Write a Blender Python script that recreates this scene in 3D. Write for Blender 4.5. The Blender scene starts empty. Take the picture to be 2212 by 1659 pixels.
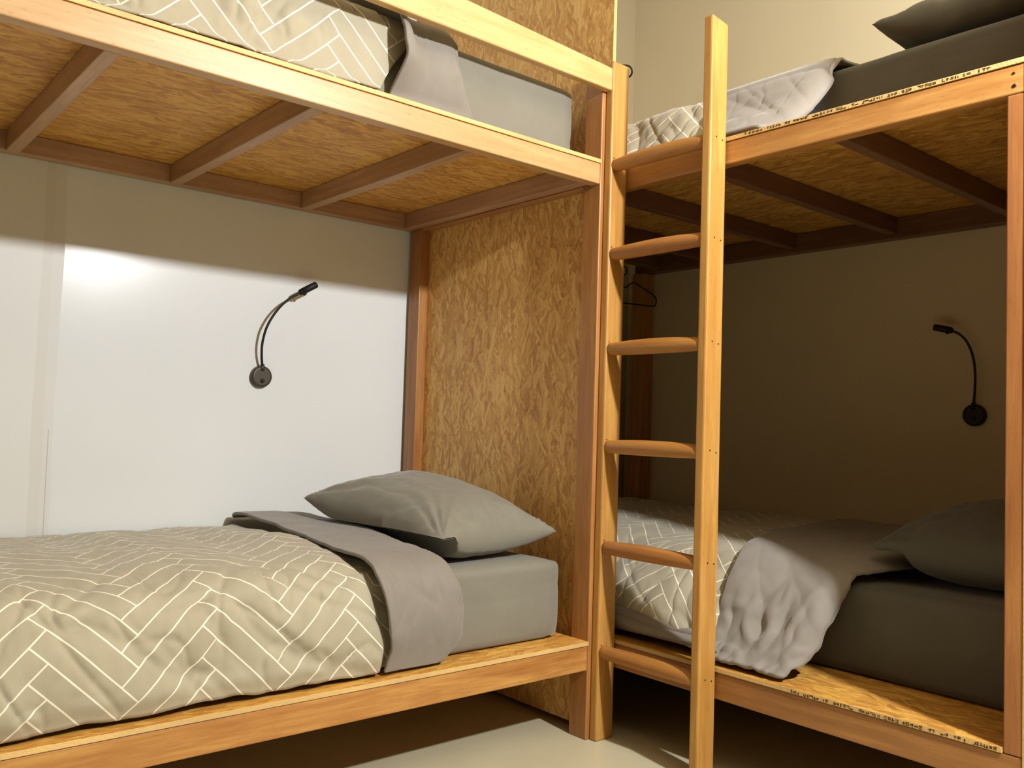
import bpy, bmesh, math, random
from mathutils import Vector, Matrix, noise
random.seed(7)
scene = bpy.context.scene
COL = scene.collection
PI = math.pi

# ------------------------------------------------------------------ helpers
def tag(o, label=None, cat=None, group=None, kind=None):
    if label: o['label'] = label
    if cat: o['category'] = cat
    if group: o['group'] = group
    if kind: o['kind'] = kind
    return o

def empty(name, loc, label, cat, group=None):
    o = bpy.data.objects.new(name, None)
    o.empty_display_size = 0.1
    COL.objects.link(o)
    o.location = loc
    return tag(o, label, cat, group)

def origin_of(o):
    v = Vector((0, 0, 0))
    while o is not None:
        v = v + Vector(o.location)
        o = o.parent
    return v

def obj(name, bm, mat, parent=None, base=None, smooth=False):
    """link a bmesh given in world coordinates as one object"""
    org = origin_of(parent) if parent else Vector(base or (0, 0, 0))
    bmesh.ops.translate(bm, verts=bm.verts, vec=-org)
    me = bpy.data.meshes.new(name)
    bm.to_mesh(me); bm.free()
    o = bpy.data.objects.new(name, me)
    COL.objects.link(o)
    if mat: me.materials.append(mat)
    if smooth:
        for p in me.polygons: p.use_smooth = True
    if parent: o.parent = parent
    else: o.location = org
    return o

def box(bm, x0, x1, y0, y1, z0, z1, bev=0.003):
    tmp = bmesh.new()
    bmesh.ops.create_cube(tmp, size=1)
    for v in tmp.verts:
        v.co = Vector((x0 + (v.co.x + .5) * (x1 - x0), y0 + (v.co.y + .5) * (y1 - y0), z0 + (v.co.z + .5) * (z1 - z0)))
    if bev > 0:
        bmesh.ops.bevel(tmp, geom=list(tmp.edges), offset=bev, segments=2, affect='EDGES', profile=0.5)
    me = bpy.data.meshes.new('tmp'); tmp.to_mesh(me); tmp.free()
    bm.from_mesh(me); bpy.data.meshes.remove(me)

def beam(name, b, mat, parent, bev=0.003):
    bm = bmesh.new(); box(bm, *b, bev=bev)
    return obj(name, bm, mat, parent)

def grid(bm, nu, nv, f, uvf=None):
    """regular sheet; f(i/(nu-1), j/(nv-1)) -> Vector"""
    vs = [[bm.verts.new(f(i / (nu - 1), j / (nv - 1))) for j in range(nv)] for i in range(nu)]
    uvl = bm.loops.layers.uv.verify() if uvf else None
    for i in range(nu - 1):
        for j in range(nv - 1):
            fc = bm.faces.new((vs[i][j], vs[i + 1][j], vs[i + 1][j + 1], vs[i][j + 1]))
            fc.smooth = True
            if uvf:
                for lp, (a, b) in zip(fc.loops, ((i, j), (i + 1, j), (i + 1, j + 1), (i, j + 1))):
                    lp[uvl].uv = uvf(a / (nu - 1), b / (nv - 1))
    return vs

def tube(bm, pts, r, seg=16, cap=True):
    """tube through points, r number or list"""
    pts = [Vector(p) for p in pts]
    rings = []
    up = None
    for i, p in enumerate(pts):
        a = pts[max(0, i - 1)]; b = pts[min(len(pts) - 1, i + 1)]
        t = (b - a).normalized()
        if up is None:
            up = t.orthogonal().normalized()
        up = (up - t * up.dot(t)).normalized()
        w = t.cross(up)
        rr = r[i] if isinstance(r, (list, tuple)) else r
        rings.append([bm.verts.new(p + rr * (math.cos(2 * PI * k / seg) * up + math.sin(2 * PI * k / seg) * w)) for k in range(seg)])
    for i in range(len(rings) - 1):
        for k in range(seg):
            f = bm.faces.new((rings[i][k], rings[i][(k + 1) % seg], rings[i + 1][(k + 1) % seg], rings[i + 1][k]))
            f.smooth = True
    if cap:
        bm.faces.new(list(reversed(rings[0]))); bm.faces.new(rings[-1])

def catmull(pts, n):
    pts = [Vector(p) for p in pts]
    P = [pts[0] * 2 - pts[1]] + pts + [pts[-1] * 2 - pts[-2]]
    out = []
    for i in range(1, len(P) - 2):
        for k in range(n):
            t = k / n
            a, b, c, d = P[i - 1], P[i], P[i + 1], P[i + 2]
            out.append(.5 * ((2 * b) + (c - a) * t + (2 * a - 5 * b + 4 * c - d) * t * t + (3 * b - a - 3 * c + d) * t ** 3))
    out.append(pts[-1])
    return out

def smooth01(t):
    t = max(0., min(1., t)); return t * t * (3 - 2 * t)

# ------------------------------------------------------------------ node helper
class NT:
    def __init__(s, name):
        m = bpy.data.materials.new(name); m.use_nodes = True
        s.m = m; s.t = m.node_tree; s.t.nodes.clear()
        s.out = s.n('ShaderNodeOutputMaterial')
        s.b = s.n('ShaderNodeBsdfPrincipled')
        s.l(s.b.outputs[0], s.out.inputs[0])
    def n(s, typ, **k):
        nd = s.t.nodes.new(typ)
        for a, v in k.items(): setattr(nd, a, v)
        return nd
    def l(s, a, b): s.t.links.new(a, b)
    def put(s, sock, v):
        if isinstance(v, (int, float)): sock.default_value = v
        elif isinstance(v, (tuple, list)): sock.default_value = v
        else: s.l(v, sock)
    def math(s, op, a, b=0., c=0., clamp=False):
        nd = s.n('ShaderNodeMath', operation=op, use_clamp=clamp)
        s.put(nd.inputs[0], a); s.put(nd.inputs[1], b); s.put(nd.inputs[2], c)
        return nd.outputs[0]
    def mix(s, f, a, b, blend='MIX'):
        nd = s.n('ShaderNodeMix', data_type='RGBA', blend_type=blend)
        s.put(nd.inputs[0], f); s.put(nd.inputs[6], a); s.put(nd.inputs[7], b)
        return nd.outputs[2]
    def mixf(s, f, a, b):
        nd = s.n('ShaderNodeMix', data_type='FLOAT')
        s.put(nd.inputs[0], f); s.put(nd.inputs[2], a); s.put(nd.inputs[3], b)
        return nd.outputs[0]
    def ramp(s, f, stops, interp='LINEAR'):
        nd = s.n('ShaderNodeValToRGB'); cr = nd.color_ramp; cr.interpolation = interp
        while len(cr.elements) < len(stops): cr.elements.new(.5)
        for e, (p, c) in zip(cr.elements, stops): e.position = p; e.color = (*c, 1)
        s.l(f, nd.inputs[0]); return nd.outputs[0]
    def mapping(s, vec, loc=(0, 0, 0), rot=(0, 0, 0), scale=(1, 1, 1)):
        nd = s.n('ShaderNodeMapping')
        s.put(nd.inputs[0], vec); s.put(nd.inputs[1], loc); s.put(nd.inputs[2], rot); s.put(nd.inputs[3], scale)
        return nd.outputs[0]
    def noise(s, vec, scale, detail=3., rough=.5, dist=0.):
        nd = s.n('ShaderNodeTexNoise')
        s.put(nd.inputs['Vector'], vec); nd.inputs['Scale'].default_value = scale
        nd.inputs['Detail'].default_value = detail; nd.inputs['Roughness'].default_value = rough
        nd.inputs['Distortion'].default_value = dist
        return nd.outputs
    def bump(s, h, strength, dist=.002, normal=None):
        nd = s.n('ShaderNodeBump'); nd.inputs['Strength'].default_value = strength
        nd.inputs['Distance'].default_value = dist; s.l(h, nd.inputs['Height'])
        if normal: s.l(normal, nd.inputs['Normal'])
        return nd.outputs[0]
    def sepx(s, v):
        nd = s.n('ShaderNodeSeparateXYZ'); s.l(v, nd.inputs[0]); return nd.outputs
    def comb(s, x, y, z):
        nd = s.n('ShaderNodeCombineXYZ'); s.put(nd.inputs[0], x); s.put(nd.inputs[1], y); s.put(nd.inputs[2], z); return nd.outputs[0]

def srgb(r, g, b):
    f = lambda c: c / 255 / 12.92 if c / 255 <= .04045 else ((c / 255 + .055) / 1.055) ** 2.4
    return (f(r), f(g), f(b))

# ------------------------------------------------------------------ materials
def wood(name, axis, light=(202, 152, 88), dark=(164, 108, 54), rough=.40, knots=True):
    """planed timber, grain running along axis 0/1/2"""
    s = NT(name)
    co = s.n('ShaderNodeTexCoord').outputs['Object']
    rnd = s.n('ShaderNodeObjectInfo').outputs['Random']
    off = s.comb(s.math('MULTIPLY', rnd, 13.7), s.math('MULTIPLY', rnd, 7.1), s.math('MULTIPLY', rnd, 5.3))
    va = s.n('ShaderNodeVectorMath', operation='ADD'); s.l(co, va.inputs[0]); s.l(off, va.inputs[1])
    sc = [1, 1, 1]; sc[axis] = .06
    v = s.mapping(va.outputs[0], scale=sc)
    g1 = s.noise(v, 38, 4, .6, .6)[0]
    g2 = s.noise(v, 160, 2, .6, .2)[0]
    sc2 = [1, 1, 1]; sc2[axis] = .25
    v2 = s.mapping(va.outputs[0], scale=sc2)
    g3 = s.noise(v2, 9, 3, .5, 1.2)[0]
    f = s.math('ADD', s.math('MULTIPLY', g1, .55), s.math('ADD', s.math('MULTIPLY', g2, .2), s.math('MULTIPLY', g3, .35)))
    base = s.ramp(f, [(.38, srgb(*dark)), (.55, srgb(*[(a + b) / 2 for a, b in zip(light, dark)])), (.68, srgb(*light))])
    # pores: short thin dark dashes
    sp = [1, 1, 1]; sp[axis] = .09
    pv = s.mapping(va.outputs[0], scale=sp)
    pores = s.math('GREATER_THAN', s.noise(pv, 420, 1, .5)[0], .70)
    base = s.mix(s.math('MULTIPLY', pores, .35), base, (*srgb(120, 72, 30), 1))
    # tint per board
    hs = s.n('ShaderNodeHueSaturation'); s.l(base, hs.inputs['Color'])
    s.l(s.math('MULTIPLY_ADD', rnd, .012, .493), hs.inputs['Hue'])
    s.l(s.math('MULTIPLY_ADD', rnd, .16, .93), hs.inputs['Value'])
    colr = hs.outputs[0]
    if knots:
        sk = [9, 9, 9]; sk[axis] = 2.2
        kv = s.n('ShaderNodeTexVoronoi'); s.l(s.mapping(va.outputs[0], scale=sk), kv.inputs['Vector']); kv.inputs['Scale'].default_value = .8
        k = s.math('SUBTRACT', 1, s.math('DIVIDE', kv.outputs['Distance'], .13), clamp=True)
        colr = s.mix(s.math('MULTIPLY', k, .45), colr, (*srgb(128, 70, 30), 1))
    s.put(s.b.inputs['Base Color'], colr)
    s.b.inputs['Roughness'].default_value = rough
    s.l(s.bump(f, .25, .001), s.b.inputs['Normal'])
    return s.m

def osb(name, plane, primary=0., spread=.6, light=(246, 208, 130), mid=(222, 170, 94), dark=(172, 116, 54), seed=0., scale=1., rough=.55):
    """pressed strand board; plane 'xy','yz','xz'; strands mostly along `primary` angle"""
    s = NT(name)
    co = s.n('ShaderNodeTexCoord').outputs['Object']
    sx = s.sepx(co)
    ix = {'xy': (0, 1), 'yz': (1, 2), 'xz': (0, 2)}[plane]
    p = s.comb(sx[ix[0]], sx[ix[1]], 0.)
    warp = s.noise(p, 7 * scale, 2, .5)
    wv = s.n('ShaderNodeVectorMath', operation='MULTIPLY_ADD')
    s.l(warp[1], wv.inputs[0]); wv.inputs[1].default_value = (.05, .05, 0); s.l(p, wv.inputs[2])
    p2 = wv.outputs[0]
    val = None; pri = None; ang = None
    angs = [0, .35, -.4, .9, -.95]
    for i, a in enumerate(angs):
        th = primary + a * spread
        m = s.mapping(s.mapping(p2, rot=(0, 0, -th)), loc=(seed + i * 3.1, seed * 2 + i * 1.7, 0), scale=((14 + 2 * i) * scale, (70 + 12 * i) * scale, 1))
        vo = s.n('ShaderNodeTexVoronoi', voronoi_dimensions='2D'); s.l(m, vo.inputs['Vector']); vo.inputs['Scale'].default_value = 1
        sc = s.n('ShaderNodeSeparateColor'); s.l(vo.outputs['Color'], sc.inputs[0])
        if val is None: val, pri = sc.outputs[0], sc.outputs[1]
        else:
            w = s.math('MULTIPLY', sc.outputs[1], 1. if i < 3 else .9)
            g = s.math('GREATER_THAN', w, pri)
            val = s.mixf(g, val, sc.outputs[0]); pri = s.math('MAXIMUM', pri, w)
    fib = s.noise(s.mapping(s.mapping(p2, rot=(0, 0, -primary)), scale=(.16, 1, 1)), 190 * scale, 4, .65, 1.6)[0]
    broad = s.noise(p, 3.2 * scale, 3, .5)[0]
    f = s.math('ADD', s.math('MULTIPLY', val, .32), s.math('ADD', s.math('MULTIPLY', fib, .58), s.math('MULTIPLY', broad, .22)))
    c = s.ramp(f, [(.28, srgb(*dark)), (.42, srgb(*[(a * .6 + b * .4) for a, b in zip(mid, dark)])), (.56, srgb(*mid)), (.80, srgb(*light))])
    # small dark slits between strands
    sl = s.noise(s.mapping(s.mapping(p2, rot=(0, 0, -primary - .2)), scale=(.3, 1, 1)), 75 * scale, 2, .6, 1.0)[0]
    slm = s.math('MULTIPLY', s.math('SUBTRACT', sl, .68, clamp=True), 4., clamp=True)
    c = s.mix(slm, c, (*srgb(*[d * .72 for d in dark]), 1))
    s.put(s.b.inputs['Base Color'], c)
    s.b.inputs['Roughness'].default_value = rough
    h = s.math('SUBTRACT', s.math('ADD', s.math('MULTIPLY', val, .6), s.math('MULTIPLY', fib, .4)), slm)
    s.l(s.bump(h, .35, .0015), s.b.inputs['Normal'])
    return s.m

def fabric(name, rgb, rgb2=None, herring=False, rough=.8, sheen=.25):
    s = NT(name)
    co = s.n('ShaderNodeTexCoord')
    ob = co.outputs['Object']
    n1 = s.noise(ob, 900, 2, .5)[0]
    n2 = s.noise(ob, 14, 3, .5)[0]
    f = s.math('MULTIPLY_ADD', n1, .5, s.math('MULTIPLY', n2, .5))
    rgb2 = rgb2 or tuple(x * .9 for x in rgb)
    c = s.ramp(f, [(.35, srgb(*rgb2)), (.65, srgb(*rgb))])
    if herring:
        uv = s.sepx(co.outputs['UV'])
        w = .0467; k2 = 1 / (math.sqrt(2) * w)
        a = s.math('MULTIPLY', s.math('ADD', uv[0], uv[1]), k2)
        b = s.math('MULTIPLY', s.math('SUBTRACT', uv[1], uv[0]), k2)
        i = s.math('FLOOR', a); j = s.math('FLOOR', b)
        fa = s.math('FRACT', a); fb = s.math('FRACT', b)
        k = s.math('FLOORED_MODULO', s.math('SUBTRACT', i, j), 10.)
        H = s.math('LESS_THAN', k, 4.5)
        ga = s.math('SUBTRACT', 1., fa); gb = s.math('SUBTRACT', 1., fb)
        da = s.math('MINIMUM', fa, ga); db = s.math('MINIMUM', fb, gb)
        def iff(idx, d):   # d where k==idx else 1
            e = s.math('COMPARE', k, float(idx), .3)
            return s.mixf(e, 1., d)
        dh = s.math('MINIMUM', db, s.math('MINIMUM', iff(0, fa), iff(4, ga)))
        dv = s.math('MINIMUM', da, s.math('MINIMUM', iff(9, fb), iff(5, gb)))
        d = s.mixf(H, dv, dh)
        mr = s.n('ShaderNodeMapRange', interpolation_type='SMOOTHSTEP')
        s.l(d, mr.inputs[0]); mr.inputs[1].default_value = .026; mr.inputs[2].default_value = .046
        mr.inputs[3].default_value = 1; mr.inputs[4].default_value = 0
        c = s.mix(mr.outputs[0], c, (*srgb(238, 231, 210), 1))
    s.put(s.b.inputs['Base Color'], c)
    s.b.inputs['Roughness'].default_value = rough
    s.b.inputs['Sheen Weight'].default_value = sheen
    s.b.inputs['Sheen Roughness'].default_value = .5
    h = s.math('MULTIPLY_ADD', n1, .3, s.math('MULTIPLY', s.noise(ob, 42, 3, .6, .5)[0], 1.))
    s.l(s.bump(h, .18, .003), s.b.inputs['Normal'])
    return s.m

def plain(name, rgb, rough=.5, metal=0., spec=.5, mott=0., bumps=0., bscale=60):
    s = NT(name)
    ob = s.n('ShaderNodeTexCoord').outputs['Object']
    n = s.noise(ob, 3.5, 4, .5)[0]
    lo = srgb(*[c * (1 - mott) for c in rgb])
    c = s.ramp(n, [(.3, lo), (.7, srgb(*rgb))])
    s.put(s.b.inputs['Base Color'], c)
    s.b.inputs['Roughness'].default_value = rough
    s.b.inputs['Metallic'].default_value = metal
    s.b.inputs['Specular IOR Level'].default_value = spec
    if bumps: s.l(s.bump(s.noise(ob, bscale, 3, .5)[0], bumps, .002), s.b.inputs['Normal'])
    return s.m

M = {}
PL = dict(light=(207, 174, 120), dark=(188, 148, 92))
M['wx'] = wood('timber_grain_x', 0, light=(206, 158, 84), dark=(158, 100, 46))
M['wy'] = wood('timber_grain_y', 1, light=(196, 144, 80), dark=(158, 102, 50))
M['wz'] = wood('timber_grain_z', 2, light=(182, 130, 72), dark=(148, 95, 47))
M['wx_lit'] = wood('timber_lit_x', 0, **PL)  # brighter light on the upper rails put into a paler tone
M['wz_pale'] = wood('timber_pale_z', 2, light=(194, 144, 76), dark=(166, 113, 52))
M['wy_red'] = wood('timber_red_y', 1, light=(170, 116, 66), dark=(132, 84, 44))
M['wx_red'] = wood('timber_red_x', 0, light=(188, 150, 118), dark=(154, 118, 90), knots=False)
M['wx_shade'] = wood('timber_shaded_x', 0, light=(122, 84, 60), dark=(98, 66, 46), knots=False)  # far bunk joists: gloom under the decks put into the timber colour
M['wy_shade'] = wood('timber_shaded_y', 1, light=(118, 80, 54), dark=(94, 62, 42), knots=False)  # far bunk back rails, colour darkened to paint in their shade
M['wy_grey'] = wood('timber_dull_y', 1, light=(190, 150, 114), dark=(158, 120, 86), knots=False)
M['rung'] = wood('turned_rung_wood', 1, light=(184, 130, 68), dark=(156, 102, 46), knots=False)
M['osb_head'] = osb('strand_board_upright', 'yz', primary=PI / 2, spread=.8, seed=1.3)
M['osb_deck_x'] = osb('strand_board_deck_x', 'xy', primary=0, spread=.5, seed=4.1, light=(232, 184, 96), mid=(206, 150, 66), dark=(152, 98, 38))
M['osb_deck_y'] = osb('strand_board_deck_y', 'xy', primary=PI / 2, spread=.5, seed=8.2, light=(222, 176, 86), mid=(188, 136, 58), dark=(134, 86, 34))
M['duvet'] = fabric('herringbone_cotton', (174, 166, 142), (166, 158, 134), herring=True)
M['cuff'] = fabric('grey_reverse_cotton', (137, 130, 120), (129, 122, 112))
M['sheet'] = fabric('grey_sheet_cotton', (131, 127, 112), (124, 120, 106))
M['sheet_shaded'] = fabric('shaded_grey_sheet_cotton', (86, 84, 76), (80, 78, 70))  # same grey sheet, with the far bunk's shade worked into the colour
M['black'] = plain('black_metal', (24, 21, 18), .55, .2)
M['bronze'] = plain('dull_bronze_plate', (78, 72, 60), .45, .4)
M['nail'] = plain('nail_head', (52, 36, 22), .5, .5)
M['ink'] = plain('stamped_ink', (96, 72, 38), .7)
M['osb_edge'] = plain('sawn_board_edge', (228, 190, 124), .6, mott=.14, bumps=.6, bscale=220)
M['glass'] = plain('lamp_lens', (60, 58, 54), .15)
M['chrome'] = plain('bright_screw', (200, 190, 175), .25, .9)

# white sheet-board wall with a faint glossy paint, skimmed joint and a hairline seam
def wall_white():
    s = NT('glossy_white_wall_paint')
    ob = s.n('ShaderNodeTexCoord').outputs['Object']
    x = s.sepx(ob)[0]
    n = s.noise(ob, 1.4, 3, .5)[0]
    base = s.ramp(n, [(.3, srgb(228, 232, 230)), (.7, srgb(234, 238, 237))])
    wob = s.math('MULTIPLY_ADD', s.noise(ob, 2.0, 2, .5)[0], .03, -1.241)
    band = s.math('LESS_THAN', s.math('ABSOLUTE', s.math('SUBTRACT', x, wob)), .028)
    base = s.mix(s.math('MULTIPLY', band, .35), base, (*srgb(206, 202, 188), 1))
    left = s.math('LESS_THAN', x, -1.226)
    base = s.mix(s.math('MULTIPLY', left, .3), base, (*srgb(214, 210, 194), 1))
    seam = s.math('LESS_THAN', s.math('ABSOLUTE', s.math('ADD', x, 1.212)), .0012)
    z = s.sepx(ob)[2]
    seam = s.math('MULTIPLY', seam, s.math('LESS_THAN', z, .84))
    base = s.mix(s.math('MULTIPLY', seam, .5), base, (*srgb(150, 146, 130), 1))
    base = s.mix(s.math('GREATER_THAN', x, .056), base, (*srgb(182, 168, 136), 1))  # cream paint past the headboard, toned down to offset direct lamplight
    s.put(s.b.inputs['Base Color'], base)
    s.l(s.mixf(s.math('MAXIMUM', band, left), .22, .5), s.b.inputs['Roughness'])
    s.b.inputs['Specular IOR Level'].default_value = .5
    s.l(s.bump(s.noise(ob, 4, 3, .5)[0], .06, .004), s.b.inputs['Normal'])
    return s.m
M['wall_white'] = wall_white()
M['wall_brown'] = plain('brown_wall_paint', (52, 42, 32), .7)
M['wall_cream'] = plain('cream_wall_paint', (211, 198, 164), .7, mott=.02, bumps=.1, bscale=40)
M['ceiling'] = plain('ceiling_paint', (214, 198, 164), .8, mott=.01)
M['floor'] = plain('pale_polished_floor', (206, 198, 166), .3, mott=.05)

# ------------------------------------------------------------------ room
WY = 1.012     # wall behind the near bunk
WX = 1.24      # wall behind the far bunk
def slab(name, b, mat):
    bm = bmesh.new(); box(bm, *b, bev=0)
    return tag(obj(name, bm, mat), kind='structure')
slab('wall_back', (-3.3, WX + .12, WY, WY + .12, 0, 3.0), M['wall_white'])
slab('wall_right', (WX, WX + .12, -3.1, WY, 0, 3.0), M['wall_cream'])
slab('wall_left', (-3.42, -3.3, -3.1, WY + .12, 0, 3.0), M['wall_brown'])
slab('wall_front', (-3.42, WX + .12, -3.22, -3.1, 0, 3.0), M['wall_brown'])
slab('floor', (-3.42, WX + .12, -3.22, WY + .12, -.1, 0), M['floor'])
slab('ceiling', (-3.42, WX + .12, -3.22, WY + .12, 3.0, 3.1), M['ceiling'])

# ------------------------------------------------------------------ near bunk bed (long side along x, head at x=0)
ZL0, ZL1, ZL2 = .1976, .268, .280     # lower rail bottom / top / deck top
ZU0, ZU1, ZU2 = 1.612, 1.673, 1.685
XF = -2.06
A = empty('bunk_bed', (-1.0, .5, 0), 'wooden bunk bed along the white wall, chipboard headboard at its right end', 'bed')
def board(name, b, mat, parent):
    """strand board with paler sawn edges"""
    bm = bmesh.new(); box(bm, *b, bev=.0008)
    th = min(range(3), key=lambda i: b[2 * i + 1] - b[2 * i])
    bm.normal_update()
    for f in bm.faces:
        if abs(f.normal[th]) < .5: f.material_index = 1
    o = obj(name, bm, mat, parent); o.data.materials.append(M['osb_edge'])
    return o
for nm, z0, z1, z2 in (('lower', ZL0, ZL1, ZL2), ('upper', ZU0, ZU1, ZU2)):
    fm = M['wx_lit'] if nm == 'upper' else M['wx']
    beam('rail', (XF, -.001, 0, .036, z0, z1), fm, A)
    beam('rail', (XF, -.001, WY - .042, WY - .002, z0 + .004, z1), M['wx_red'], A)
    beam('rail', (.001, .039, .072, .925, z0, z1), M['wy'], A)
    for xc in (-1.80, -1.352, -.900, -.455, -.030):
        beam('joist', (xc - .017, xc + .017, .037, WY - .043, z0 + .001, z1), M['wy_grey'], A)
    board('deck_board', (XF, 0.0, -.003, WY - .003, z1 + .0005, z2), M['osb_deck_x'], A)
for y0, y1, zt in ((0, .070, 1.935), (.926, .996, 2.46)):
    beam('post', (0, .040, y0, y1, 0, zt), M['wz'], A)
for y0, y1 in ((0, .070), (.926, .996)):
    beam('post', (XF - .041, XF - .001, y0, y1, 0, 1.95), M['wz'], A)
board('headboard', (.0405, .053, .0005, .998, .018, 2.62), M['osb_head'], A)
# guard rail (slightly tapering board)
bm = bmesh.new(); box(bm, -1.95, .0125, -.028, -.001, 1.888, 1.955, bev=.004)
for v in bm.verts:
    if v.co.z > 1.92: v.co.z += .048 * max(0, -v.co.x) * .9
obj('guard_rail', bm, M['wx_lit'], A)

# ------------------------------------------------------------------ far bunk bed (long side along y)
FX = .09
YH, YF = -1.118, .93
B = empty('bunk_bed', (.65, -.1, 0), 'wooden bunk bed behind the ladder, along the cream wall', 'bed')
for nm, z0, z1, z2 in (('lower', ZL0, ZL1, ZL2), ('upper', ZU0, ZU1, ZU2)):
    beam('rail', (FX, FX + .036, YH, YF, z0, z1), M['wy_red'] if nm == 'lower' else M['wy'], B)
    beam('rail', (WX - .050, WX - .002, YH, YF, z0 - .012, z1), M['wy_shade'], B)
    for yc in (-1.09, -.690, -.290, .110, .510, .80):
        beam('joist', (FX + .037, WX - .051, yc - .017, yc + .017, z0 + .001, z1), M['wx_shade'], B)
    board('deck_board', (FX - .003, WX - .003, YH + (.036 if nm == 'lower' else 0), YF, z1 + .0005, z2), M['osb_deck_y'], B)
beam('post', (FX, FX + .045, YH, -1.083, ZL1 + .001, ZU0 - .001), M['wz'], B)
beam('post', (FX, FX + .045, YH, -1.083, 0, ZL0 - .001), M['wz'], B)
beam('post', (WX - .075, WX - .052, YH, -1.083, 0, 1.60), M['wz'], B)
beam('post', (1.165, 1.238, .852, .922, ZL2 + .001, 1.598), M['wz'], B)
board('headboard', (FX - .002, WX - .004, YH - .016, YH - .001, .02, 2.14), M['osb_head'], B)
sc_rail = [o for o in B.children if o.name.startswith('rail')]
# screws driven into the end of the upper front rail
def dot(name, p, axis, r, mat, parent, h=.003):
    bm = bmesh.new()
    d = Vector(axis).normalized()
    tube(bm, [Vector(p) - d * .004, Vector(p) + d * h, Vector(p) + d * (h + .0006)], [r, r, r * .6], 12)
    return obj(name, bm, mat, parent)
upper_rail_B = [o for o in B.children if o.name.startswith('rail')][2]
dot('screw', (FX, -1.097, 1.629), (-1, 0, 0), .004, M['nail'], upper_rail_B, .001)
dot('screw', (FX, -1.101, 1.630), (-1, 0, 0), .0022, M['chrome'], upper_rail_B, .002)
dot('screw', (FX, -1.096, 1.656), (-1, 0, 0), .003, M['nail'], upper_rail_B, .001)
# worn ink print along the sawn edge of the far bunk's boards
def edge_print(y0, y1, z0, z1, parent, seed, bottom=False):
    rd = random.Random(seed); bm = bmesh.new(); y = y0
    h = z1 - z0
    while y > y1:
        n = rd.choice((2, 3, 4, 5, 6))
        for k in range(n):
            w = rd.uniform(.005, .008)
            for st in range(rd.choice((2, 3, 3))):
                a = rd.random()
                if a < .5:
                    yy = y - rd.uniform(0, w); box(bm, FX - .0036, FX - .0029, yy - .0016, yy, z0 + rd.uniform(0, h * .3), z1 - rd.uniform(0, h * .3), 0)
                else:
                    zz = z0 + rd.uniform(0, h * .8); box(bm, FX - .0036, FX - .0029, y - w, y, zz, zz + .0017, 0)
            y -= w + .0022
        y -= rd.uniform(.006, .014)
    return obj('edge_print', bm, M['ink'], parent)
decks_B = [o for o in B.children if o.name.startswith('deck_board')]
edge_print(-.60, -1.078, .2695, .2785, decks_B[0], 3)
edge_print(-.44, -1.06, 1.6755, 1.6835, decks_B[1], 5)

# ------------------------------------------------------------------ ladder
LX0, LX1 = .0135, .0835
L = empty('ladder', (.048, -.19, 0), 'upright wooden ladder with six rounded rungs between the two bunk beds', 'ladder')
ST = []
def stile(y0, y1, zt, mat, rnd):
    bm = bmesh.new(); box(bm, LX0, LX1, y0, y1, 0, zt, bev=.005)
    xm = (LX0 + LX1) / 2
    for v in bm.verts:
        if v.co.z > 1.5:
            if rnd: v.co.z -= .018 * ((v.co.x - xm) / .035) ** 2
            else: v.co.z -= .010 * max(0, (v.co.x - xm) / .035) + .004
    o = obj('stile', bm, mat, L); ST.append(o); return o
sl = stile(-.028, -.0005, 1.992, M['wz_pale'], True)
sr = stile(-.385, -.357, 2.003, M['wz_pale'], False)
RZ = (1.668, 1.404, 1.125, .841, .550, .251)
rd = random.Random(2)
for z in RZ:
    bm = bmesh.new()
    n = 15; pts = []; rr = []
    for i in range(n):
        t = i / (n - 1); y = -.3675 + t * .350
        bow = math.sin(PI * t)
        pts.append((LX0 + .021 - .004 * bow, y, z + .002 * bow)); rr.append(.0175 + .0045 * bow ** .7)
    tube(bm, pts, rr, 20)
    for v in bm.verts: v.co.x = LX0 + .018 + (v.co.x - LX0 - .018) * 1.0
    obj('rung', bm, M['rung'], L)
    for dx, dz in ((.026, .004), (.052, 0)):
        dot('nail', (LX0 + dx, -.385, z + dz + rd.uniform(-.003, .003)), (0, -1, 0), .0024, M['nail'], sr, .0006)
    dot('nail', (LX0 + .012, -.028, z + .021), (0, -1, 0), .002, M['nail'], sl, .0006)

# ------------------------------------------------------------------ bedding
# bed-local frame: U along the bed towards the head, V from the wall towards the open side
def TA(u, v, z): return Vector((u, WY - v, z))
def TB(u, v, z): return Vector((WX - v, -u, z))

class Profile:
    """cross-section of a draped cover: list of (V, z), arclength parametrised"""
    def __init__(s, pts):
        P = catmull([(a, b, 0) for a, b in pts], 24)
        s.P = P; s.L = [0]
        for a, b in zip(P, P[1:]): s.L.append(s.L[-1] + (b - a).length)
        s.len = s.L[-1]
    def at(s, d):
        d = max(0, min(s.len - 1e-6, d))
        lo, hi = 0, len(s.L) - 1
        while hi - lo > 1:
            m = (lo + hi) // 2
            if s.L[m] <= d: lo = m
            else: hi = m
        t = (d - s.L[lo]) / (s.L[hi] - s.L[lo])
        p = s.P[lo].lerp(s.P[hi], t)
        tg = (s.P[hi] - s.P[lo]).normalized()
        return p, Vector((-tg.y, tg.x, 0))       # outward normal (up on top, outwards on the side)

def rid(x, y, z=0.):
    n = noise.noise(Vector((x, y, z)))
    return max(0., 1 - abs(n) * 3.2) ** 2

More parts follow.
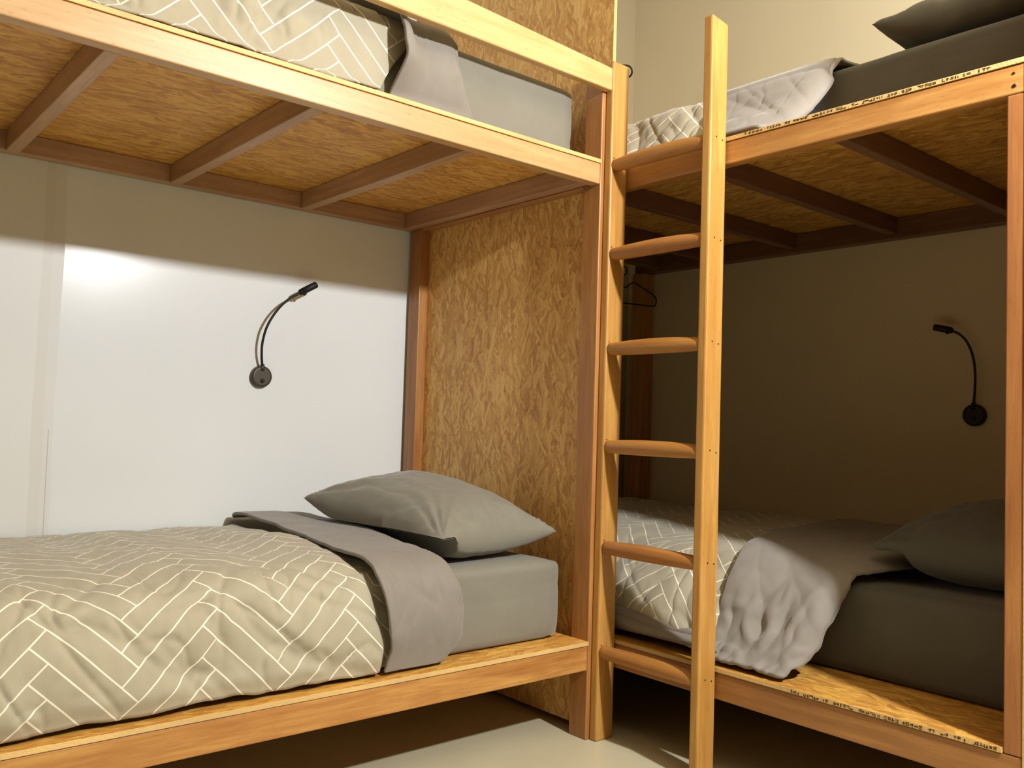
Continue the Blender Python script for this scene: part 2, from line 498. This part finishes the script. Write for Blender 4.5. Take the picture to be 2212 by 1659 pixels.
def wrinkle(u, d, L, seed, amp=1.):
    """soft folds: large puffs, diagonal creases on the hanging side, fine puckers"""
    hang = smooth01((d - (L - .42)) / .22)
    w = .016 * noise.noise(Vector((u * 3.1, d * 2.7, seed)))
    w += .008 * noise.noise(Vector((u * 7.5 + 2, d * 6, seed + 3)))
    w -= .012 * rid(u * 4.2 - d * 2.6, d * 2.2 + u * 1.2, seed + 5) * (.3 + .9 * hang)
    w -= .007 * rid(u * 7.0 + d * 3.8, d * 3.1, seed + 9) * (.2 + hang)
    w -= .010 * rid(u * 5.5 - d * 5.0, d * 1.5 + u * 1.3, seed + 15) ** 3 * (.12 + .7 * hang)
    w -= .006 * rid(u * 9.5 + d * 2.0, d * 4.5 - u, seed + 17) ** 3 * (.2 + hang)
    w += .0035 * noise.noise(Vector((u * 19, d * 15, seed + 1)))
    w += .0015 * noise.noise(Vector((u * 47, d * 40, seed + 2)))
    return w * amp

def clear(v, z, box, m):
    """keep a cloth point m outside the mattress (front face v=box[0], top z=box[1]) and above the deck"""
    if v < box[0] + m and z < box[1] + m:
        if box[1] + m - z < box[0] + m - v: z = box[1] + m
        else: v = box[0] + m
    cv, cz = box[0] - .028, box[1] - .028
    if v > cv and z > cz:
        q = math.hypot(v - cv, z - cz); k = .028 + m + .003
        if q < k and q > 1e-6: v = cv + (v - cv) * k / q; z = cz + (z - cz) * k / q
    if z < box[2] + .010 and v < box[3]: z = box[2] + .010
    return max(v, .022), z

def duvet(T, prof, u0, u1, hem, name_loc, label, uL, uR, seed, group, uv0, mid_v, thick=.006, lift=None, cuff_off=None, cuffprof=None, amp=1., lining=None, cuffkw={}, bx=None, gap=.024):
    """patterned cover from u0 to u1, reversed cuff between uL(t) and uR(t) (t: 0 wall .. 1 hem)"""
    D = empty('duvet', name_loc, label, 'duvet', group)
    L0 = prof.len
    hangf = lambda b: smooth01((b - .70) / .12)
    def f(a, b):
        u = u0 + a * (u1(b) - u0)
        L = L0 - hem(u)
        d = b * L
        p, n = prof.at(d)
        w = wrinkle(u, d, L0, seed, amp)
        end = smooth01(a / .02)
        w *= smooth01(b / .04) * (.25 + .75 * smooth01((1 - b) / .05))
        w -= gap * smooth01((u - uL(b) + .012 + .006 * hangf(b)) / .026) * (.35 + .65 * hangf(b)) * smooth01(b / .1)
        # hem tucks in
        tuck = -.016 * smooth01((b - .965) / .035)
        w += tuck
        return T(u, *clear(p.x + n.x * w, p.y + n.y * w, bx, thick + .006))
    def uvf(a, b):
        u = u0 + a * (u1(b) - u0); d = b * (L0 - hem(u))
        wob = .004 * noise.noise(Vector((u * 5, d * 5, seed + 20)))
        return (u - uv0[0] + wob, d - uv0[1] + wob)
    bm = bmesh.new(); grid(bm, 300, 150, f, uvf)
    c = obj('duvet_cover', bm, M['duvet'], D, smooth=True)
    c['label'] = 'pale grey patterned side with white herringbone lines'
    md = c.modifiers.new('thick', 'SOLIDIFY'); md.thickness = thick; md.offset = -1 if T is TB else 1
    cp = cuffprof or prof
    Lc = cp.len
    def g(a, b):
        # a: 0 at the free edge (foot side), 1 at the folded edge (head side)
        t = b
        ul, ur = uL(t), uR(t)
        d = b * Lc
        u = ul + a * (ur - ul)
        p, n = cp.at(d)
        hang = smooth01((d - (Lc - .34)) / .12)
        base = .014 + .006 * hang + (lift(t) if lift else 0) * (1 - smooth01(a / .45))
        r = .16
        if a > 1 - r:
            q = (a - (1 - r)) / r
            base = base * math.sqrt(max(0, 1 - q * q)) - .012 * q * q
        w = .5 * wrinkle(u + 5, d, Lc, seed + 40, amp) + .006 * noise.noise(Vector((u * 9, d * 3.5, seed)))
        w *= smooth01(b / .04)
        off = (base + w + .006) * (1 - .85 * smooth01((b - .90) / .10)) + (cuffkw['extra'](a, b) if 'extra' in cuffkw else 0)
        uu = u + .010 * noise.noise(Vector((d * 7, seed, 1.))) * (1 - a) + .012 * noise.noise(Vector((d * 6, seed, 5.))) * a
        q = T(uu, *clear(p.x + n.x * off, p.y + n.y * off, bx, .020))
        return q
    bm = bmesh.new(); grid(bm, 70, 150, g)
    k = obj('folded_cuff', bm, M['cuff'], D, smooth=True)
    k['label'] = 'plain darker grey reverse side folded back'
    md = k.modifiers.new('thick', 'SOLIDIFY'); md.thickness = .009; md.offset = -1 if T is TB else 1
    if lining: lining(D)
    return D

def lerp_pts(pts):
    def f(t):
        for (a, x), (b, y) in zip(pts, pts[1:]):
            if t <= b: 
                k = (t - a) / (b - a); return x + (y - x) * smooth01(k) if False else x + (y - x) * k
        return pts[-1][1]
    return f

def mattress(T, u0, u1, v0, v1, z0, z1, label, mat, group, seed, r=.028):
    """boxy mattress in a tight fitted sheet"""
    bm = bmesh.new()
    c = [(u0 + u1) / 2, (v0 + v1) / 2, (z0 + z1) / 2]
    h = [(u1 - u0) / 2, (v1 - v0) / 2, (z1 - z0) / 2]
    bmesh.ops.create_cube(bm, size=2)
    bmesh.ops.subdivide_edges(bm, edges=list(bm.edges), cuts=40, use_grid_fill=True)
    for v in bm.verts:
        p = [v.co[i] * h[i] for i in range(3)]
        q = [max(-h[i] + r, min(h[i] - r, p[i])) for i in range(3)]
        d = Vector([p[i] - q[i] for i in range(3)])
        if d.length > 1e-6:
            dd = d.normalized() * r
            p = [q[i] + dd[i] for i in range(3)]
        k = p[0] + c[0]; l = p[1] + c[1]
        w = .003 * noise.noise(Vector((k * 5, l * 5, p[2] * 6 + seed)))
        w += .0022 * rid(k * 5 + l * 2, p[2] * 9 + l * 3, seed) * -1
        nrm = Vector(p).normalized() if d.length < 1e-6 else d.normalized()
        # sag of the front face
        if abs(v.co.x) < .999 and abs(v.co.y) < .999: nrm = Vector((0, 0, 1 if v.co.z > 0 else -1)) if abs(v.co.z) > .99 else nrm
        if v.co.z < -.99: w = 0
        v.co = T(p[0] + c[0] + nrm.x * w, p[1] + c[1] + nrm.y * w, p[2] + c[2] + nrm.z * w)
    if T is not TA or True: bmesh.ops.recalc_face_normals(bm, faces=bm.faces)
    o = obj('mattress', bm, mat, base=T(c[0], c[1], z0), smooth=True)
    return tag(o, label, 'mattress', group)

GM = 'mattresses in grey sheets'
mattress(TA, -2.03, -.035, .012, .935, ZL2 + .001, .508, 'grey sheeted mattress on the lower deck beside the white wall', M['sheet'], GM, 1)
mattress(TA, -2.03, -.035, .012, .935, ZU2 + .001, 1.905, 'grey sheeted mattress on the upper deck behind the guard rail', M['sheet'], GM, 2)
mattress(TB, -.842, 1.075, .012, .912, ZL2 + .001, .515, 'grey sheeted mattress with painted-in shade on the lower deck behind the ladder', M['sheet_shaded'], GM, 3)
mattress(TB, -.842, 1.10, .012, .912, ZU2 + .001, 1.893, 'grey sheeted mattress with painted-in shade on the upper deck under the cream wall', M['sheet_shaded'], GM, 4)

# --- near lower duvet
GD = 'duvets with herringbone pattern'
PA = Profile([(.004, .535), (.10, .553), (.35, .560), (.62, .560), (.84, .560), (.925, .549), (.976, .518), (.997, .460), (1.003, .385), (1.002, .325), (1.004, .288)])
PAc = Profile([(.004, .545), (.10, .565), (.35, .560), (.62, .556), (.84, .548), (.93, .530), (.972, .490), (.985, .440), (.986, .385), (.984, .325), (.984, .283)])
sv = PA.len - (.54 - .285) - .02
duvet(TA, PA, -2.04, lambda b: -.66 + .035 * b, lambda u: .006 + .016 * noise.noise(Vector((u * 5, 0, 3))) + .006 * noise.noise(Vector((u * 16, 0, 5))), (-1.3, .5, ZL2),
      'patterned duvet on the lower bed beside the white wall, grey cuff turned back', lambda t: lerp_pts([(0, -.655), (.5, -.69), (.72, -.715), (.80, -.702), (.88, -.682), (.95, -.662), (1, -.668)])(t),
      lambda t: lerp_pts([(0, -.425), (.35, -.40), (.62, -.455), (.72, -.470), (.80, -.455), (.88, -.425), (.95, -.43), (1, -.50)])(t), 11., GD, (-1.085, sv + .006), 0,
      lift=lambda t: .014 * smooth01((t - .6) / .2), cuffprof=PAc, bx=(.935, .508, ZL2, 1.02))

# --- near upper duvet
PU = Profile([(.004, 1.925), (.10, 1.945), (.35, 1.955), (.62, 1.955), (.82, 1.950), (.905, 1.930), (.945, 1.885), (.958, 1.825), (.958, 1.765), (.950, 1.722), (.930, 1.700)])
PUc = Profile([(.004, 1.925), (.10, 1.945), (.35, 1.950), (.62, 1.948), (.82, 1.940), (.900, 1.915), (.938, 1.870), (.952, 1.815), (.956, 1.765), (.952, 1.725), (.940, 1.702)])
duvet(TA, PU, -2.04, lambda b: -.62 - .10 * smooth01((b - .8) / .2), lambda u: .004 + .006 * noise.noise(Vector((u * 5, 0, 8))), (-1.3, .5, ZU2),
      'patterned duvet high on the upper bed, its grey cuff hanging behind the guard rail',
      lambda t: lerp_pts([(0, -.80), (.6, -.78), (.75, -.745), (.84, -.70), (.92, -.685), (1, -.70)])(t),
      lambda t: lerp_pts([(0, -.42), (.6, -.48), (.78, -.505), (.88, -.485), (.95, -.455), (.985, -.435), (1, -.45)])(t), 23., GD, (-.84, PU.len - .13), 0,
      lift=lambda t: .020 + .030 * smooth01((t - .7) / .15) * (1 - smooth01((t - .9) / .1)), cuffprof=PUc, bx=(.938, 1.909, ZU2, 1.02), gap=.010)

# --- far lower duvet
PB = Profile([(.004, .560), (.12, .580), (.40, .575), (.70, .570), (.86, .562), (.94, .545), (1.00, .500), (1.055, .440), (1.095, .380), (1.118, .330), (1.128, .300)])
PBc = Profile([(.004, .555), (.12, .565), (.40, .560), (.70, .555), (.84, .548), (.915, .530), (.96, .485), (1.00, .420), (1.04, .360), (1.085, .312), (1.135, .288)])
def linB(D):
    # grey reverse showing in two soft layers under the lifted hem
    def lay(z0, v0, bul, seed, u_a, u_b, drop):
        def f(a, b):
            u = u_a + a * (u_b - u_a)
            ang = -1.2 + b * 2.6
            w = .006 * noise.noise(Vector((u * 9, b * 2, seed)))
            v = v0 + (bul + w) * math.cos(ang); z = z0 - drop * a + .030 * math.sin(ang) * (1 - .35 * a)
            return TB(u, v, z + w * .5)
        bm = bmesh.new(); grid(bm, 70, 16, f)
        o = obj('lining', bm, M['cuff'], D, smooth=True)
        md = o.modifiers.new('thick', 'SOLIDIFY'); md.thickness = .006
        return o
    lay(.352, 1.085, .030, 1., -.35, .30, .022)
    lay(.322, 1.085, .044, 2., -.35, .36, .002)
duvet(TB, PB, -.845, lambda b: .40 - .06 * b, lambda u: .075 * smooth01((.34 - u) / .40) + .006 * noise.noise(Vector((u * 7, 0, 1))), (.6, .3, ZL2),
      'patterned duvet in shade on the lower bed behind the ladder', lambda t: lerp_pts([(0, .16), (.5, .20), (.68, .30), (.80, .325), (.9, .33), (1, .33)])(t),
      lambda t: lerp_pts([(0, .36), (.3, .55), (.48, .70), (.62, .690), (.70, .655), (.80, .615), (.90, .60), (1, .565)])(t), 31., GD, (.14, .86), 0,
      lift=lambda t: .006 + .02 * smooth01((t - .6) / .2) * (1 - smooth01((t - .85) / .1)), cuffprof=PBc, lining=linB, amp=.75, bx=(.912, .515, ZL2, 1.15),
      cuffkw={'extra': lambda a, b: (.010 * rid(a * 1.5 + b * 11, b * 7 - a * 3, 7) - .006 * rid(a * 4 + b * 9, a * 2 + 3, 5) + .016 * noise.noise(Vector((a * 7, b * 13, 4)))) * smooth01((b - .76) / .12)})

# --- far upper duvet
PV = Profile([(.004, 1.925), (.12, 1.940), (.40, 1.935), (.70, 1.930), (.86, 1.920), (.93, 1.893), (.970, 1.84), (1.00, 1.79), (1.04, 1.74), (1.10, 1.700)])
PVc = Profile([(.004, 1.915), (.12, 1.925), (.40, 1.925), (.70, 1.922), (.84, 1.912), (.915, 1.880), (.95, 1.83), (.985, 1.78), (1.035, 1.735), (1.10, 1.700), (1.135, 1.694)])
duvet(TB, PV, -.845, lambda b: .34 - .03 * b, lambda u: .006 + .006 * noise.noise(Vector((u * 6, 0, 2))), (.6, .3, ZU2),
      'patterned duvet high on the far upper bed, dull grey cuff turned back', lambda t: lerp_pts([(0, .14), (.6, .16), (.8, .22), (1, .26)])(t),
      lambda t: lerp_pts([(0, .50), (.5, .56), (.68, .575), (.8, .56), (.92, .52), (1, .47)])(t), 43., GD, (.05, PV.len - .2), 0,
      lift=lambda t: .006, cuffprof=PVc, amp=.8, gap=.006, bx=(.912, 1.893, ZU2, 1.15))

# ------------------------------------------------------------------ pillows
def pillow(loc, half, rotz, hmax, label, mat, seed, tilt=(0, 0), group='grey pillows', floor_z=lambda x, y: 0., corner=.13):
    """loc: centre of the underside; half: half sizes along local x / y"""
    bm = bmesh.new(); N = 90
    R = Matrix.Rotation(rotz, 4, 'Z') @ Matrix.Rotation(tilt[0], 4, 'X') @ Matrix.Rotation(tilt[1], 4, 'Y')
    def pt(a, b, top):
        x = -1 + 2 * a; y = -1 + 2 * b
        # edges bow inwards between the pointed corners
        ex = half[0] * x * (1 - corner * (1 - y * y) * (.35 + .65 * abs(x)) * .75)
        ey = half[1] * y * (1 - corner * (1 - x * x) * (.35 + .65 * abs(y)) * .75)
        e = max(0, (1 - x * x)) ** .43 * max(0, (1 - y * y)) ** .43
        t = hmax * e
        # wrinkles fan out of the corners and along the seams
        edge = 1 - min(1, min(1 - abs(x), 1 - abs(y)) / .45)
        ang = math.atan2(y - math.copysign(1, y), x - math.copysign(1, x))
        rr = math.hypot(1 - abs(x), 1 - abs(y))
        fan = .019 * noise.noise(Vector((ang * 5.5, seed, math.copysign(3, x) + math.copysign(7, y)))) * math.exp(-rr * 2.2) * min(1, rr * 6)
        w = fan + .007 * noise.noise(Vector((x * 2.2, y * 2.2, seed))) + .003 * noise.noise(Vector((x * 7, y * 7, seed + 2)))
        w -= .006 * rid(x * 1.6 + y * .5, y * 2.4, seed + 4) * edge
        w -= .0045 * rid(x * 3.1 + y * 1.5, y * 1.6 - x, seed + 11) * (.3 + edge)
        w *= min(1, e * 3)
        if top: z = t * .60 + w
        else: z = -t * .40 + w * .4
        lift = .012 + .016 * (x * x * y * y)
        z = z + .38 * hmax
        # corners droop towards the sheet
        z += lift - .010
        q = Vector(loc) + R @ Vector((ex, ey, z))
        q.z = max(q.z, floor_z(q.x, q.y) + (.003 if not top else .006))
        return q
    for top in (True, False):
        grid(bm, N, N, lambda a, b, top=top: pt(a if top else 1 - a, b, top))
    bmesh.ops.remove_doubles(bm, verts=bm.verts, dist=.0006)
    bmesh.ops.recalc_face_normals(bm, faces=bm.faces)
    o = obj('pillow', bm, mat, base=loc, smooth=True)
    return tag(o, label, 'pillow', group)

pillow((-.270, .455, .512), (.222, .345), .08, .225, 'plump grey pillow at the head of the lower bed beside the white wall', M['sheet'], 3., tilt=(.10, -.02), floor_z=lambda x, y: .513 + .072 * smooth01((-.365 - x) / .05))
pillow((.72, -.865, .505), (.34, .225), .04, .235, 'grey pillow with painted-in shade on the lower bed behind the ladder', M['sheet_shaded'], 9., floor_z=lambda x, y: .520 + .078 * smooth01((y + .77) / .05))
pillow((.66, -.885, 1.885), (.34, .215), -.03, .20, 'grey pillow with painted-in shade on the far upper bed at the top right corner', M['sheet_shaded'], 14., floor_z=lambda x, y: 1.898)

# ------------------------------------------------------------------ wall reading lamps
def reading_lamp(base, nrm, neck, head, label, group='gooseneck reading lamps', plate='bronze'):
    n = Vector(nrm)
    P = empty('reading_lamp', base, label, 'lamp', group)
    b = Vector(base)
    bm = bmesh.new(); tube(bm, [b, b + n * .016, b + n * .020, b + n * .021], [.036, .036, .033, .028], 48)
    pl = obj('wall_plate', bm, M[plate], P)
    bm = bmesh.new(); side = Vector((0, 0, -1)); q = b + n * .021 + side * .014
    tube(bm, [q, q + n * .004, q + n * .005], [.007, .007, .005], 20)
    obj('switch', bm, M['black'], pl)
    bm = bmesh.new(); tube(bm, [b + n * .018 + Vector((0, 0, .020)), b + n * .018 + Vector((0, 0, .042))], [.0075, .0065], 20)
    obj('collar', bm, M[plate], P)
    bm = bmesh.new(); pts = catmull([b + n * .018 + Vector((0, 0, .03))] + [Vector(p) for p in neck] , 10)
    tube(bm, pts, .0042, 14)
    obj('gooseneck', bm, M['black'], P)
    a, c = Vector(head[0]), Vector(head[1]); d = (c - a).normalized()
    bm = bmesh.new(); tube(bm, [a - d * .004, a, a + d * .010, a + d * .0105, c - d * .003, c], [.006, .0105, .0105, .0115, .0115, .0105], 28)
    hd = obj('lamp_head', bm, M['black'], P)
    bm = bmesh.new(); tube(bm, [c - d * .001, c + d * .0012], [.0085, .008], 24)
    obj('lens', bm, M['glass'], hd)
    sw = d.cross(n).normalized()
    if sw.z > 0: sw = -sw
    bm = bmesh.new(); q = a + d * .012
    tube(bm, [q + sw * .008, q + sw * .0145], [.005, .0045], 16)
    obj('swivel_knob', bm, M['black'], hd)
    return P
reading_lamp((-.574, WY, 1.031), (0, -1, 0),
             [(-.584, .982, 1.097), (-.587, .974, 1.143), (-.577, .965, 1.198), (-.55, .957, 1.251), (-.513, .952, 1.293), (-.470, .947, 1.322)],
             [(-.472, .947, 1.322), (-.415, .942, 1.356)], 'black gooseneck reading lamp on the white wall above the lower bed')
reading_lamp((WX, -.558, .975), (-1, 0, 0),
             [(1.21, -.567, 1.062), (1.202, -.57, 1.123), (1.195, -.564, 1.176), (1.19, -.548, 1.218), (1.185, -.526, 1.244), (1.182, -.503, 1.256)],
             [(1.182, -.503, 1.257), (1.175, -.447, 1.271)], 'black gooseneck reading lamp on the shaded wall right of the ladder', plate='black')

# ------------------------------------------------------------------ coat hook and wire hanger
hk = bmesh.new()
tube(hk, catmull([(.0875, -.004, 1.957), (.094, -.008, 1.955), (.101, -.016, 1.960), (.103, -.020, 1.972), (.099, -.017, 1.986), (.089, -.006, 1.992), (.076, .004, 1.991), (.056, .004, 1.988)], 8), .0028, 12)
o = obj('coat_hook', hk, M['black'], base=(.07, .002, 1.97))
tag(o, 'small dark metal hook at the top of the bunk post by the cream wall', 'hook')
hz = .0
hg = bmesh.new()
hc = (.982, .82)
def HP(dx, z, dy=0): return (hc[0] + dx, hc[1] + dy, z)
shoulder = [HP(0, 1.522), HP(.012, 1.514), HP(.035, 1.512), HP(.062, 1.532), HP(.085, 1.538), HP(.14, 1.522), HP(.20, 1.504), HP(.228, 1.488), HP(.234, 1.470), HP(.225, 1.452), HP(.19, 1.447), HP(.0, 1.440)]
left = [HP(-(p[0] - hc[0]), p[2]) for p in reversed(shoulder[:-1])]
tube(hg, catmull(shoulder, 6), .0030, 10)
tube(hg, catmull([HP(0, 1.440)] + left, 6), .0030, 10)
hook = [HP(0, 1.520), HP(0, 1.545), HP(.012, 1.560), HP(.030, 1.572), HP(.032, 1.592), HP(.015, 1.604), HP(-.004, 1.602), HP(-.016, 1.590)]
tube(hg, catmull(hook, 6), .0030, 10)
o = obj('wire_hanger', hg, M['black'], base=HP(0, 1.60))
tag(o, 'black wire coat hanger hanging in the dark corner behind the ladder', 'hanger')
# ------------------------------------------------------------------ light
ld = bpy.data.lights.new('room_bulb', 'POINT'); ld.energy = 285; ld.shadow_soft_size = .045; ld.color = (.985, .99, 1)
lo = bpy.data.objects.new('room_bulb', ld); lo.location = (-.28, -2.1, 2.12); COL.objects.link(lo)
w = bpy.data.worlds.new('world'); scene.world = w; w.use_nodes = True
w.node_tree.nodes['Background'].inputs[0].default_value = (.9, .85, .7, 1)
w.node_tree.nodes['Background'].inputs[1].default_value = 0.0

# ------------------------------------------------------------------ camera
R = Vector((0.76243883, -0.64631524, 0.03104252)); U = Vector((-0.05240784, -0.01386459, 0.99852951)); F = Vector((0.64493445, 0.76294455, 0.04444289))
cd = bpy.data.cameras.new('camera'); cam = bpy.data.objects.new('camera', cd); COL.objects.link(cam)
cam.matrix_world = Matrix(((R.x, U.x, -F.x, -1.85091), (R.y, U.y, -F.y, -1.81542), (R.z, U.z, -F.z, .9), (0, 0, 0, 1)))
cd.sensor_fit = 'HORIZONTAL'; cd.sensor_width = 36; cd.lens = 1915.0 / 2212 * 36; cd.clip_start = .02
scene.camera = cam
vs = scene.view_settings
vs.view_transform = 'Standard'; vs.look = 'None'; vs.gamma = 1; vs.exposure = 0
vs.use_curve_mapping = False
